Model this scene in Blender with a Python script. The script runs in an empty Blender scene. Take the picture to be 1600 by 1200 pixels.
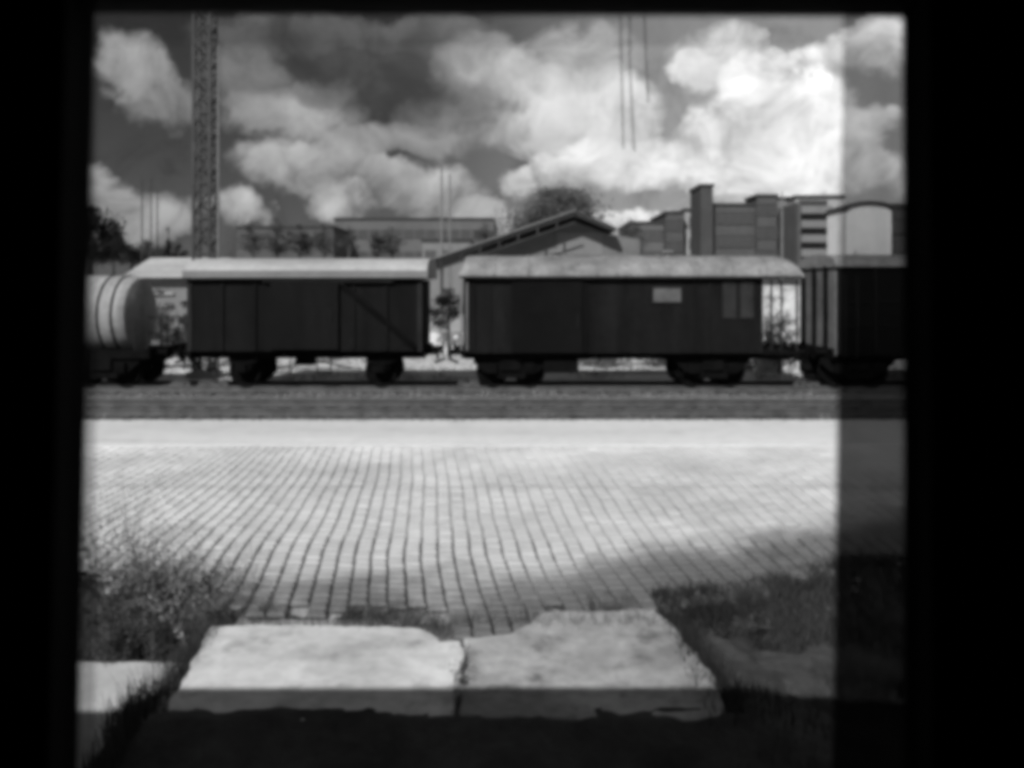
import bpy, bmesh, math, random
import numpy as np
from mathutils import Vector, Matrix, noise as mnoise

random.seed(11)
rng = np.random.default_rng(7)
S = bpy.context.scene
COL = S.collection
F = 1244.0            # focal length in photo pixels
HOR = 455.0           # horizon row
CAMZ = 2.95

# ------------------------------------------------------------------ camera
cam_d = bpy.data.cameras.new('camera')
cam = bpy.data.objects.new('camera', cam_d)
COL.objects.link(cam)
cam.location = (0, 0, CAMZ)
cam.rotation_euler = (math.radians(90), 0, 0)
cam_d.sensor_width = 36
cam_d.lens = 36 * F / 1600
cam_d.shift_y = -(600 - HOR) / 1600
cam_d.clip_start = 0.05
cam_d.clip_end = 2500
cam_d.dof.use_dof = True
cam_d.dof.focus_distance = 8.5
cam_d.dof.aperture_fstop = 1.5
S.camera = cam

# ------------------------------------------------------------------ sun and sky
SUN_PHI = math.radians(22)                     # how far to the left of straight behind
SUN_EL = math.atan(math.cos(SUN_PHI) / 1.095)
sdir = Vector((-math.sin(SUN_PHI) * math.cos(SUN_EL), -math.cos(SUN_PHI) * math.cos(SUN_EL), math.sin(SUN_EL)))
sd = bpy.data.lights.new('sun', 'SUN')
sd.energy = 4.9
sd.angle = math.radians(0.6)
sd.color = (1, 1, 1)
sun = bpy.data.objects.new('sun', sd)
COL.objects.link(sun)
sun.location = (0, -20, 40)
sun.rotation_euler = sdir.to_track_quat('Z', 'Y').to_euler()

S.view_settings.view_transform = 'Standard'
S.view_settings.look = 'None'
S.view_settings.exposure = 0.0
S.view_settings.gamma = 1.0
S.view_settings.use_curve_mapping = False
S.cycles.use_denoising = True
S.cycles.filter_width = 5.4
S.cycles.max_bounces = 6
S.cycles.transparent_max_bounces = 24

W = bpy.data.worlds.new('World')
S.world = W
W.use_nodes = True
wt = W.node_tree
wt.nodes.clear()


class NT:
    def __init__(s, t): s.t = t
    def new(s, ty): return s.t.nodes.new(ty)
    def put(s, sock, v):
        if isinstance(v, (int, float)): sock.default_value = v
        elif isinstance(v, (tuple, list)): sock.default_value = v
        else: s.t.links.new(v, sock)
    def m(s, op, a, b=0.0, c=0.0, clamp=False):
        n = s.new('ShaderNodeMath'); n.operation = op; n.use_clamp = clamp
        s.put(n.inputs[0], a); s.put(n.inputs[1], b); s.put(n.inputs[2], c)
        return n.outputs[0]
    def vm(s, op, a, b=(0, 0, 0), out=0):
        n = s.new('ShaderNodeVectorMath'); n.operation = op
        s.put(n.inputs[0], a); s.put(n.inputs[1], b)
        return n.outputs[out]
    def noise(s, vec, scale, detail=4, rough=.55, dist=0.0, out='Fac'):
        n = s.new('ShaderNodeTexNoise')
        if vec is not None: s.put(n.inputs['Vector'], vec)
        n.inputs['Scale'].default_value = scale; n.inputs['Detail'].default_value = detail
        n.inputs['Roughness'].default_value = rough; n.inputs['Distortion'].default_value = dist
        return n.outputs[out]
    def ramp(s, v, a, b, ya=0.0, yb=1.0, smooth=True):
        n = s.new('ShaderNodeMapRange'); n.interpolation_type = 'SMOOTHSTEP' if smooth else 'LINEAR'
        s.put(n.inputs[0], v); n.inputs[1].default_value = a; n.inputs[2].default_value = b
        n.inputs[3].default_value = ya; n.inputs[4].default_value = yb
        return n.outputs[0]


w = NT(wt)
tc = w.new('ShaderNodeTexCoord')
sep = w.new('ShaderNodeSeparateXYZ')
wt.links.new(tc.outputs['Generated'], sep.inputs[0])
X, Y, Z = sep.outputs
az = w.m('ARCTAN2', X, Y)
el = w.m('ARCSINE', w.m('MINIMUM', w.m('MAXIMUM', Z, -1.0), 1.0))
cmb = w.new('ShaderNodeCombineXYZ')
wt.links.new(az, cmb.inputs[0]); wt.links.new(el, cmb.inputs[1])
ang = cmb.outputs[0]
nz = w.noise(tc.outputs['Generated'], 9.0, 7, .62, 0, 'Color')
warp = w.vm('MULTIPLY', w.vm('SUBTRACT', nz, (.5, .5, .5)), (.12, .10, 0))
pw = w.vm('ADD', ang, warp)

# clouds: (px, py, rx, ry, brightness)
CL = [(205,92,52,36,.38),(240,140,44,42,.28),(290,172,44,30,.24),(370,55,80,30,.15),(380,120,50,45,.20),
 (478,185,85,50,.36),(392,182,36,32,.30),(420,268,70,30,.38),(480,272,60,30,.42),(545,262,70,40,.36),(640,222,110,22,.26),(535,322,62,24,.50),
 (560,120,150,44,.07),(590,150,120,40,.07),(470,50,80,28,.14),(600,60,90,22,.15),(710,70,80,40,.16),(760,110,80,50,.46),(660,168,100,36,.075),
 (720,205,90,40,.32),(895,160,100,62,.72),(985,190,42,62,.66),(840,215,60,40,.55),(985,252,90,34,.80),(900,275,60,26,.62),
 (690,300,70,36,.42),(620,290,44,26,.30),(815,300,28,17,.56),(745,345,60,22,.45),(150,282,42,26,.30),(205,338,90,36,.36),
 (360,335,46,26,.42),(1125,85,70,42,.8),(1085,105,36,30,.8),(1200,140,62,46,1.0),(1150,215,84,56,.82),(1250,215,84,70,.98),
 (1285,160,40,38,.85),(1235,272,130,40,.95),(1120,262,56,30,.95),(1372,66,60,36,1.5),(1310,86,60,20,.9),(1358,178,44,20,1.15),
 (1365,272,80,30,1.1),(1030,343,70,17,.72),(900,85,100,44,.5),(960,345,60,18,.7),(1330,240,40,34,1.0)]
cover = None; num = None; lit = None
for (cx, cy, rx, ry, b) in CL:
    u = (cx - 800) / F; v = (HOR - cy) / F
    a0 = math.atan(u); e0 = math.atan(v / math.sqrt(1 + u * u))
    kx = F * 1.0 / (rx * 1.22) * (1 + u * u); ky = F / (ry * 1.28)
    d = w.vm('MULTIPLY', w.vm('SUBTRACT', pw, (a0, e0, 0)), (kx, ky, 0))
    f = w.m('MULTIPLY_ADD', w.vm('DOT_PRODUCT', d, d, out='Value'), -1.0, 1.0, clamp=True)
    sy = w.new('ShaderNodeSeparateXYZ'); wt.links.new(d, sy.inputs[0])
    cover = f if cover is None else w.m('ADD', cover, f)
    num = w.m('MULTIPLY', f, b) if num is None else w.m('MULTIPLY_ADD', f, b, num)
    g = w.m('MULTIPLY', f, sy.outputs[1])
    lit = g if lit is None else w.m('ADD', lit, g)
den = w.m('MAXIMUM', cover, .02)
bright = w.m('DIVIDE', num, den)
topness = w.m('DIVIDE', lit, den)                              # -1 base .. 1 crown of the cloud
fine = w.noise(tc.outputs['Generated'], 13.0, 8, .64, .6)
big = w.noise(tc.outputs['Generated'], 4.0, 6, .6, .5)
# generic broken cloud everywhere outside the piece of sky seen through the window
outm = w.m('MAXIMUM', w.ramp(w.m('ABSOLUTE', w.m('ADD', az, .02)), .50, .75), w.ramp(el, .36, .55))
gen = w.m('MULTIPLY', w.ramp(big, .42, .62, 0, .8), outm)
dens = w.m('ADD', w.m('ADD', w.m('MINIMUM', cover, .9), gen), w.m('MULTIPLY', w.m('SUBTRACT', fine, .5), 2.0))
alpha = w.ramp(dens, -.10, 1.0)
shade = w.m('ADD', w.m('MULTIPLY_ADD', topness, .32, .96), w.m('MULTIPLY', w.m('SUBTRACT', fine, .5), 1.7))
bgen = w.m('MULTIPLY', outm, .26)
cb = w.m('MULTIPLY', w.m('MAXIMUM', bright, bgen), shade)
sky = w.new('ShaderNodeTexSky')
sky.sky_type = 'NISHITA'; sky.sun_disc = False
sky.sun_elevation = SUN_EL; sky.sun_rotation = math.radians(180) + SUN_PHI
rgb = w.new('ShaderNodeSeparateColor'); wt.links.new(sky.outputs[0], rgb.inputs[0])
STR = 0.08
base = w.m('MULTIPLY', rgb.outputs[0], .27)                    # black-and-white film behind a red filter
# bright thin cirrus that thickens towards the right of the view
veil = w.m('MULTIPLY', w.ramp(az, -.20, .36), w.ramp(az, 1.1, .6, 0, 1))
base = w.m('ADD', base, w.m('MULTIPLY', veil, .36 / STR))
mix = w.new('ShaderNodeMix'); mix.data_type = 'FLOAT'
w.put(mix.inputs[0], alpha); w.put(mix.inputs[2], base); w.put(mix.inputs[3], w.m('DIVIDE', cb, STR))
bg = w.new('ShaderNodeBackground'); bg.inputs['Strength'].default_value = STR
wt.links.new(mix.outputs[0], bg.inputs['Color'])
wo = w.new('ShaderNodeOutputWorld'); wt.links.new(bg.outputs[0], wo.inputs['Surface'])


# ------------------------------------------------------------------ materials (a black-and-white photograph: everything is grey)
def mat(name, v, var=.25, scale=3.0, rough=.85, bump=0.0, bscale=40.0, streak=None, spec=.3, spots=0.0, metal=0.0, perobj=0.0):
    m = bpy.data.materials.new(name); m.use_nodes = True
    t = m.node_tree; n = NT(t); b = t.nodes['Principled BSDF']
    tcn = n.new('ShaderNodeTexCoord'); vec = tcn.outputs['Object']
    if streak:
        mp = n.new('ShaderNodeMapping'); t.links.new(vec, mp.inputs[0]); mp.inputs['Scale'].default_value = streak; vec2 = mp.outputs[0]
    else: vec2 = vec
    a = n.noise(vec2, scale, 6, .62)
    c = n.noise(vec, scale * 7.3, 4, .6)
    val = n.m('MULTIPLY', n.ramp(a, .3, .7, v * (1 - var), v * (1 + var), False), n.ramp(c, .3, .7, 1 - var * .45, 1 + var * .45, False))
    if spots:
        s_ = n.noise(vec, scale * 2.1, 5, .7)
        val = n.m('MULTIPLY', val, n.ramp(s_, .52, .66, 1.0, 1 - spots))
    if perobj:
        oi = n.new('ShaderNodeObjectInfo')
        val = n.m('MULTIPLY', val, n.m('MULTIPLY_ADD', oi.outputs['Random'], perobj, 1 - perobj / 2))
    cc = n.new('ShaderNodeCombineColor')
    for i in range(3): t.links.new(val, cc.inputs[i])
    t.links.new(cc.outputs[0], b.inputs['Base Color'])
    b.inputs['Roughness'].default_value = rough
    b.inputs['Specular IOR Level'].default_value = spec
    b.inputs['Metallic'].default_value = metal
    if bump:
        bn = n.new('ShaderNodeBump'); bn.inputs['Strength'].default_value = bump; bn.inputs['Distance'].default_value = .02
        t.links.new(n.noise(vec, bscale, 5, .65), bn.inputs['Height']); t.links.new(bn.outputs[0], b.inputs['Normal'])
    return m


def stonemat():
    m = mat('granite_sett', .56, .16, .55, .8, .35, 70, perobj=.10)
    t = m.node_tree; n = NT(t); b = t.nodes['Principled BSDF']
    src = b.inputs['Base Color'].links[0].from_socket
    g = n.new('ShaderNodeNewGeometry'); sp = n.new('ShaderNodeSeparateXYZ'); t.links.new(g.outputs['Position'], sp.inputs[0])
    x, y, z = sp.outputs
    # washed-out earth and moss lie on the stones next to the verge, deeper on the right-hand side
    edge = n.m('SUBTRACT', y, n.m('MULTIPLY_ADD', n.m('MAXIMUM', n.m('SUBTRACT', x, -.2), 0.0), .46, 7.85))
    dirt = n.noise(g.outputs['Position'], .9, 6, .68)
    fac = n.ramp(n.m('ADD', edge, n.m('MULTIPLY', n.m('SUBTRACT', dirt, .5), 2.6)), -.5, 1.1, .26, 1.0)
    big = n.ramp(n.noise(g.outputs['Position'], .35, 5, .6), .3, .7, .80, 1.06, False)
    isl = n.m('MULTIPLY_ADD', g.outputs['Random Per Island'], .12, .94)
    k = n.m('MULTIPLY', n.m('MULTIPLY', n.m('MULTIPLY', fac, big), isl), n.ramp(y, 12.5, 15.2, 1.0, 1.16))
    vm = n.vm('MULTIPLY', src, (1, 1, 1)); cc = n.new('ShaderNodeCombineXYZ')
    for i in range(3): t.links.new(k, cc.inputs[i])
    t.links.new(n.vm('MULTIPLY', vm, cc.outputs[0]), b.inputs['Base Color'])
    return m


def leafmat(name, v, var=.4, scale=1.5):
    m = bpy.data.materials.new(name); m.use_nodes = True
    t = m.node_tree; n = NT(t); t.nodes.remove(t.nodes['Principled BSDF'])
    g = n.new('ShaderNodeNewGeometry')
    tcn = n.new('ShaderNodeTexCoord')
    a = n.ramp(n.noise(tcn.outputs['Object'], scale, 3), .3, .7, v * (1 - var), v * (1 + var), False)
    a = n.m('MULTIPLY', a, n.m('MULTIPLY_ADD', g.outputs['Random Per Island'], .7, .65))
    cc = n.new('ShaderNodeCombineColor')
    for i in range(3): t.links.new(a, cc.inputs[i])
    d = n.new('ShaderNodeBsdfDiffuse'); tr = n.new('ShaderNodeBsdfTranslucent'); mx = n.new('ShaderNodeMixShader')
    mx.inputs[0].default_value = .35
    t.links.new(cc.outputs[0], d.inputs[0]); t.links.new(cc.outputs[0], tr.inputs[0])
    t.links.new(d.outputs[0], mx.inputs[1]); t.links.new(tr.outputs[0], mx.inputs[2])
    t.links.new(mx.outputs[0], t.nodes['Material Output'].inputs[0])
    return m


def glassmat(name, tint, dust, streaky=.1, grad=None):
    """clear glass, or a tint painting the edge of a reflection, with a thin uneven film of dust"""
    m = bpy.data.materials.new(name); m.use_nodes = True
    t = m.node_tree; n = NT(t); t.nodes.remove(t.nodes['Principled BSDF'])
    tcn = n.new('ShaderNodeTexCoord')
    mp = n.new('ShaderNodeMapping'); t.links.new(tcn.outputs['Object'], mp.inputs[0]); mp.inputs['Scale'].default_value = (7, 1, .8)
    st = n.noise(mp.outputs[0], 3.0, 4)
    val = n.ramp(st, .25, .75, tint * (1 - streaky), min(1, tint * (1 + streaky)), False)
    if grad:                                                  # painted reflection edge darkens from top to bottom of the sheet
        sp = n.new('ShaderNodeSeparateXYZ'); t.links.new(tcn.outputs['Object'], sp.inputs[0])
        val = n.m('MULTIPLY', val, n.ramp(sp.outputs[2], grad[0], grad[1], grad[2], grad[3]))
    cc = n.new('ShaderNodeCombineColor')
    for i in range(3): t.links.new(val, cc.inputs[i])
    tr = n.new('ShaderNodeBsdfTransparent'); t.links.new(cc.outputs[0], tr.inputs[0])
    df = n.new('ShaderNodeBsdfTranslucent'); df.inputs[0].default_value = (.8, .8, .8, 1)
    mx = n.new('ShaderNodeMixShader')
    t.links.new(n.ramp(n.noise(tcn.outputs['Object'], 4.0, 6, .7), .3, .8, dust * .4, dust * 1.7, False), mx.inputs[0])
    t.links.new(tr.outputs[0], mx.inputs[1]); t.links.new(df.outputs[0], mx.inputs[2])
    gl = n.new('ShaderNodeBsdfGlossy'); gl.inputs['Roughness'].default_value = .02
    mx2 = n.new('ShaderNodeMixShader'); mx2.inputs[0].default_value = .03
    t.links.new(mx.outputs[0], mx2.inputs[1]); t.links.new(gl.outputs[0], mx2.inputs[2])
    t.links.new(mx2.outputs[0], t.nodes['Material Output'].inputs[0])
    return m


M = dict(
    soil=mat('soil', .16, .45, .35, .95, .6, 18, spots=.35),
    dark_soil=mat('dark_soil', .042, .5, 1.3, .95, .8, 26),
    far_ground=mat('dry_ground', .50, .3, .08, .95, .3, 6, spots=.4),
    road=mat('pale_road', .60, .13, .5, .9, .3, 30, streak=(.10, 1, 1), spots=.10),
    joint=mat('joint_sand', .28, .4, 1.2, .95, .5, 60),
    stone=stonemat(),
    ballast=mat('ballast', .12, .5, 9, .95, .9, 30, streak=(.25, 1, 1)),
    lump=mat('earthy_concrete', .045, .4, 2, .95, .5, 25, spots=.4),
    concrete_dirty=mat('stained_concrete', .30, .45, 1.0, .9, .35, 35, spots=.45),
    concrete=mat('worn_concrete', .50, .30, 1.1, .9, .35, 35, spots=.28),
    slab_low=mat('low_concrete', .42, .16, 1.1, .9, .3, 30),
    sleeper=mat('sleeper', .07, .3, 3, .9, .4, 30),
    rail=mat('rail_steel', .10, .3, 3, .5, 0, metal=.3),
    rail_top=mat('rail_head', .45, .1, 3, .3, 0, metal=.9),
    wagon=mat('wagon_paint', .0085, .3, .8, .9, .1, 12, streak=(2.5, 1, .25), spec=.03),
    wagon2=mat('wagon_paint_brown', .0095, .4, 1.1, .9, .1, 14, streak=(2, 1, .3), spec=.03),
    wagon3=mat('wagon_paint_dull', .0065, .3, .9, .9, .1, 12, spec=.03),
    trim=mat('wagon_trim', .02, .3, 2, .9, spec=.05), end=mat('end_boards', .15, .3, 2, .9, spec=.1),
    roof=mat('painted_roof', .34, .28, .7, .7, .1, 10, streak=(.4, 1, 1)),
    roof_edge=mat('roof_edge', .17, .15, 1, .8),
    roof2=mat('weathered_roof', .20, .4, 1.2, .85, .4, 8, streak=(.8, 1, 1), spots=.3),
    under=mat('underframe', .005, .5, 2, .95, spec=.03),
    pale=mat('pale_panel', .55, .35, 1.6, .8, spots=.6),
    tank=mat('tank_paint', .26, .35, .9, .7, streak=(3, 1, .3), spots=.25),
    window=mat('dull_glass', .10, .4, 2, .3, spec=.5),
    hazeglass=mat('far_window_glass', .055, .3, 2, .4, spec=.4),
    darkglass=mat('dark_glass', .045, .3, 2, .25, spec=.5),
    wall_a=mat('factory_wall', .075, .2, .15, .9), wall_b=mat('grey_wall', .105, .15, .1, .9),
    wall_c=mat('render_wall', .16, .15, .12, .9), wall_d=mat('pale_wall', .30, .12, .1, .9),
    wall_e=mat('dark_wall', .055, .2, .12, .9), house=mat('house_wall', .12, .2, .4, .9),
    white=mat('white_wall', .62, .1, .6, .85), slate=mat('roof_slate', .035, .3, .8, .9),
    metal=mat('galvanised', .045, .3, 2, .6, metal=.3), post=mat('pale_post', .17, .2, 2, .7),
    bark=mat('bark', .05, .3, 3, .95),
    leaf_dark=leafmat('dark_leaves', .028), leaf_mid=leafmat('grey_leaves', .085), leaf_light=leafmat('light_leaves', .17), leaf_tree=leafmat('tree_leaves', .12),
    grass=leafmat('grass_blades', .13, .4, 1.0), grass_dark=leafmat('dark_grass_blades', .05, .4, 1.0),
    grass_dry=leafmat('dry_grass_blades', .40, .35, 1.2), weed=leafmat('weed_leaves', .15, .5, 2.0),
    inner=mat('interior_panel', .012, .3, 1.2, .8, spec=.05), inner2=mat('frame_paint', .008, .3, 1.2, .8, spec=.04),
    rubber=mat('rubber', .008, .2, 3, .8, spec=.1), shell=mat('carriage_shell', .10, .3, 1, .7),
    glass=glassmat('window_glass', .985, .004, .02),
    refl_edge_r=glassmat('dark_painted_reflection', .17, .004, .12, (1.50, 1.95, .50, 2.3)), refl_edge_l=glassmat('light_painted_reflection', .56, .006, .08),  # tints stand in for the border of the window reflection, darker outside it
    refl_edge_t=glassmat('faint_painted_reflection', .80, .012, .05),
)


# ------------------------------------------------------------------ helpers
def obj(name, me, m=None, parent=None, loc=None, kind=None, label=None, cat=None, group=None):
    if isinstance(me, MB): me = me.mesh(name)
    if m is not None and not me.materials: me.materials.append(m if not isinstance(m, str) else M[m])
    o = bpy.data.objects.new(name, me); COL.objects.link(o)
    if parent is not None: o.parent = parent
    if loc is not None: o.location = loc
    tag(o, label, cat, group, kind)
    return o


def tag(o, label=None, cat=None, group=None, kind=None):
    if label: o['label'] = label
    if cat: o['category'] = cat
    if group: o['group'] = group
    if kind: o['kind'] = kind
    return o


def empty(name, loc, label=None, cat=None, group=None, rz=0):
    o = bpy.data.objects.new(name, None); COL.objects.link(o)
    o.location = loc; o.rotation_euler = (0, 0, rz); o.empty_display_size = .3
    return tag(o, label, cat, group)


def copy_tree(o, parent=None):
    c = o.copy(); COL.objects.link(c); c.parent = parent
    for ch in [k for k in o.children]: copy_tree(ch, c)
    return c


class MB:
    """collects vertices and faces for one mesh"""
    def __init__(s): s.v = []; s.f = []; s.smooth = False
    def add(s, vs, fs):
        k = len(s.v); s.v += [tuple(p) for p in vs]; s.f += [tuple(k + i for i in f) for f in fs]; return s
    def box(s, x0, x1, y0, y1, z0, z1):
        return s.add([(x0, y0, z0), (x1, y0, z0), (x1, y1, z0), (x0, y1, z0), (x0, y0, z1), (x1, y0, z1), (x1, y1, z1), (x0, y1, z1)],
                     [(0, 3, 2, 1), (4, 5, 6, 7), (0, 1, 5, 4), (1, 2, 6, 5), (2, 3, 7, 6), (3, 0, 4, 7)])
    def tube(s, pts, rad, n=6, caps=True):
        pts = [Vector(p) for p in pts]
        if isinstance(rad, (int, float)): rad = [rad] * len(pts)
        k = len(s.v)
        for i, p in enumerate(pts):
            d = (pts[min(i + 1, len(pts) - 1)] - pts[max(i - 1, 0)]).normalized()
            u = d.cross(Vector((0, 0, 1)))
            if u.length < .05: u = d.cross(Vector((1, 0, 0)))
            u.normalize(); v = d.cross(u)
            for j in range(n):
                a = 2 * math.pi * j / n
                s.v.append(tuple(p + (u * math.cos(a) + v * math.sin(a)) * rad[i]))
        for i in range(len(pts) - 1):
            for j in range(n):
                a = k + i * n + j; b = k + i * n + (j + 1) % n
                s.f.append((a, b, b + n, a + n))
        if caps:
            s.f.append(tuple(k + j for j in range(n))[::-1]); e = k + (len(pts) - 1) * n
            s.f.append(tuple(e + j for j in range(n)))
        return s
    def beam(s, a, b, wd, dp=None):
        """rectangular bar from a to b"""
        a = Vector(a); b = Vector(b); dp = dp or wd
        d = (b - a).normalized(); u = d.cross(Vector((0, 1, 0)))
        if u.length < .05: u = d.cross(Vector((1, 0, 0)))
        u.normalize(); v = d.cross(u); vs = []
        for p in (a, b):
            for (i, j) in ((-1, -1), (1, -1), (1, 1), (-1, 1)): vs.append(p + u * wd / 2 * i + v * dp / 2 * j)
        return s.add(vs, [(3, 2, 1, 0), (4, 5, 6, 7), (0, 1, 5, 4), (1, 2, 6, 5), (2, 3, 7, 6), (3, 0, 4, 7)])
    def prism(s, poly, y0, y1):
        """polygon of (x, z) pushed along y"""
        n = len(poly)
        vs = [(x, y0, z) for x, z in poly] + [(x, y1, z) for x, z in poly]
        fs = [tuple(range(n)), tuple(range(2 * n - 1, n - 1, -1))] + [(i, i + n, (i + 1) % n + n, (i + 1) % n) for i in range(n)]
        return s.add(vs, fs)
    def prismx(s, poly, x0, x1):
        """polygon of (y, z) pushed along x"""
        n = len(poly)
        vs = [(x0, y, z) for y, z in poly] + [(x1, y, z) for y, z in poly]
        fs = [tuple(range(n)), tuple(range(2 * n - 1, n - 1, -1))] + [(i, i + n, (i + 1) % n + n, (i + 1) % n) for i in range(n)]
        return s.add(vs, fs)
    def mesh(s, name):
        me = bpy.data.meshes.new(name); me.from_pydata(s.v, [], s.f); me.validate(clean_customdata=False)
        bm = bmesh.new(); bm.from_mesh(me); bmesh.ops.recalc_face_normals(bm, faces=bm.faces); bm.to_mesh(me); bm.free()
        return me


def bevel(o, wd, seg=2):
    mo = o.modifiers.new('bevel', 'BEVEL'); mo.width = wd; mo.segments = seg; mo.limit_method = 'ANGLE'; mo.angle_limit = math.radians(40)
    return o


def smooth(o, angle=35):
    for p in o.data.polygons: p.use_smooth = True
    try: o.data.set_sharp_from_angle(angle=math.radians(angle))
    except Exception: pass
    return o


def PX(px, y): return (px - 800) / F * y
def PZ(py, y): return CAMZ + (HOR - py) / F * y
def GY(py, z=0.0): return (CAMZ - z) * F / (py - HOR)


def fbm(x, y, s, o=4):
    return mnoise.fractal(Vector((x * s, y * s, 3.7)), .6, 2.1, o)


# ------------------------------------------------------------------ ground
def sheet(name, x0, x1, y0, y1, z, m, thick=.05, nx=1, **k):
    return obj(name, MB().box(x0, x1, y0, y1, z - thick, z), m, **k)

# verge edge: the front border of the cobbles, as a distance for each x
EDGE = [(-9, 9.2), (-4.6, 8.7), (-3.4, 7.9), (-2.85, 7.5), (-2.0, 7.5), (-.95, 7.35), (-.6, 7.0), (0, 6.95), (.35, 7.35), (1.3, 7.5), (2.1, 7.7), (2.8, 8.1), (3.6, 8.6), (5.0, 8.5), (9, 8.8)]
def edge_y(x):
    for (a, ya), (b, yb) in zip(EDGE, EDGE[1:]):
        if a <= x <= b: return ya + (yb - ya) * (x - a) / (b - a)
    return 9

def verge_z(x, y):
    n = fbm(x, y, 1.1) * .05 + fbm(x, y, 5.0, 3) * .018
    e = edge_y(x) + fbm(x, 0, 1.7) * .3
    t = max(0, min(1, (e - y) / .35))
    z = -.07 + t * .115 + n
    if y < 6.4 or x < -2.2 or x > 1.4:
        # the ground falls away beside and in front of the slabs
        f = max(0, min(1, (e - .40 - y) / .42)) if x > 0 else max(0, min(1, (e - .02 - y) / .28))
        if x < -2.40: z -= f * min(1, (-2.40 - x) / .30) * .70
        elif x > 1.55: z -= f * min(1, (x - 1.55) / .9) * .28
    if y < 5.4: z -= min(1, (5.4 - y) / 1.2) * .42 * max(0, min(1, (x + 2.75) / .35)) * max(0, min(1, (2.6 - x) / .9))
    if -2.72 < x < 1.62 and y < 7.3: z = min(z, -.06) if y > 5.60 + .07 * fbm(x, 1, 1.6) else (.012 + .028 * fbm(x, y, 3.0, 3) - .35 * max(0, min(1, (5.45 - y) / 1.2)))
    return z

xs = np.concatenate([np.linspace(-11, -4.6, 40), np.linspace(-4.5, 4.5, 210), np.linspace(4.6, 11, 40)])
ys = np.concatenate([np.linspace(-2.5, 4.3, 20), np.linspace(4.4, 9.4, 130), [10.0, 10.8]])
vb = MB()
for y in ys:
    for x in xs:
        zz = verge_z(float(x), float(y)) if y < 9.9 else -.16
        vb.v.append((float(x), float(y), zz))
nx = len(xs)
for j in range(len(ys) - 1):
    for i in range(nx - 1):
        a = j * nx + i; vb.f.append((a, a + 1, a + 1 + nx, a + nx))
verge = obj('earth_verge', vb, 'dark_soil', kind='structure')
smooth(verge, 60)

obj('ground', MB().box(-1200, 1200, -600, 1600, -1.6, -.95), 'far_ground', kind='structure')
sheet('yard_ground', -400, 400, 26.9, 700, -.06, 'far_ground', .5, kind='structure')
obj('track_bed', MB().prismx([(18.08, -.4), (18.08, -.02), (22.1, -.02), (22.7, -.14), (26.9, -.14), (26.9, -.4)], -60, 60), 'ballast', kind='structure')
rd = sheet('road', -60, 60, 15.2, 18.08, .03, 'road', .3, kind='structure')

# ------------------------------------------------------------------ cobbled pavement
pav = obj('pavement', MB().box(-22, 22, 9.6, 15.2, -.4, -.022), 'joint', kind='structure')
obj('pavement_bed', MB().box(-2.5, 1.45, 6.7, 7.7, -.155, -.055).box(-2.75, 2.2, 7.701, 8.2, -.155, -.055).box(-2.9, 2.9, 8.201, 9.6, -.155, -.055), 'joint', kind='structure')

def shift(y):
    s = -.085 * (y - 10)
    if y < 8.9: s += .055 * (8.9 - y)
    if y > 12.8: s -= .04 * (y - 12.8)
    return s
def colx(i, y):
    xi = i * .187 + (mnoise.noise(Vector((i * .9, 2.2, 5))) * .012)
    bend = (.20 if xi < 0 else .13) * min(1, (xi / 6) ** 2) * (y - 9)
    wob = .020 * mnoise.noise(Vector((xi * .35, y * .9, 1))) + .010 * mnoise.noise(Vector((xi * 1.2, y * 2.2, 9)))
    return xi * (1 + .018 * (y - 9.5)) + shift(y) + bend + wob

def sett_verts(i, y0, y1):
    g = .0105 * (1 - .75 * max(0, min(1, (y0 - 11.5) / 3.5))); r = random.uniform
    a = (colx(i, y0) + g + r(-.003, .003), y0 + .005); b = (colx(i + 1, y0) - g + r(-.003, .003), y0 + .005)
    c = (colx(i + 1, y1) - g + r(-.003, .003), y1 - .005); d = (colx(i, y1) + g + r(-.003, .003), y1 - .005)
    zt = .0 + r(-.004, .006) + .012 * fbm(a[0], y0, .5, 2); q = .016
    low = [(p[0], p[1], -.03) for p in (a, b, c, d)]
    mid = [(p[0], p[1], zt - .018) for p in (a, b, c, d)]
    cx = (a[0] + b[0] + c[0] + d[0]) / 4; cy = (y0 + y1) / 2
    top = []
    for p in (a, b, c, d):
        top.append((p[0] + (q if p[0] < cx else -q), p[1] + (q * .7 if p[1] < cy else -q * .7), zt + r(-.002, .002)))
    return low + mid + top
SF = [(8, 9, 10, 11)] + [(k, (k + 1) % 4, 4 + (k + 1) % 4, 4 + k) for k in range(4)] + [(4 + k, 4 + (k + 1) % 4, 8 + (k + 1) % 4, 8 + k) for k in range(4)]
stones = []
for i in range(-72, 72):
    y = 6.75 + random.uniform(0, .15)
    while y < 15.12:
        L = random.uniform(.125, .185)
        x = colx(i, y)
        y1 = min(y + L, 15.16)
        e = edge_y(x) + fbm(x, 0, 1.7) * .3
        if y1 - y > .06 and abs(x) < y * .70 + .6 and y > e - .42 and not (y < 7.40 + random.uniform(-.25, .1) and not (-.65 < x < .32)):
            stones.append((y, x, i, y, y1))
        y = y1
stones.sort()
near = [s for s in stones if -.52 * s[0] < s[1] < .485 * s[0] and s[0] > edge_y(s[1]) - .02 and not (s[1] > 2.9 and s[0] < 8.9)]
pick = set(id(s) for s in near[:298])
rest = MB()
for s in stones:
    vs = sett_verts(*s[2:])
    if id(s) in pick:
        cx = s[1]; cy = s[0]
        me = bpy.data.meshes.new('paving_stone'); me.from_pydata([(a - cx, b - cy, c) for a, b, c in vs], [], SF)
        o = obj('paving_stone', me, 'stone', pav, (cx, cy, 0))
    else:
        rest.add(vs, SF)
rme = bpy.data.meshes.new('paving_stones'); rme.from_pydata(rest.v, [], rest.f)
obj('paving_stones', rme, 'stone', pav, kind='stuff')

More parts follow.
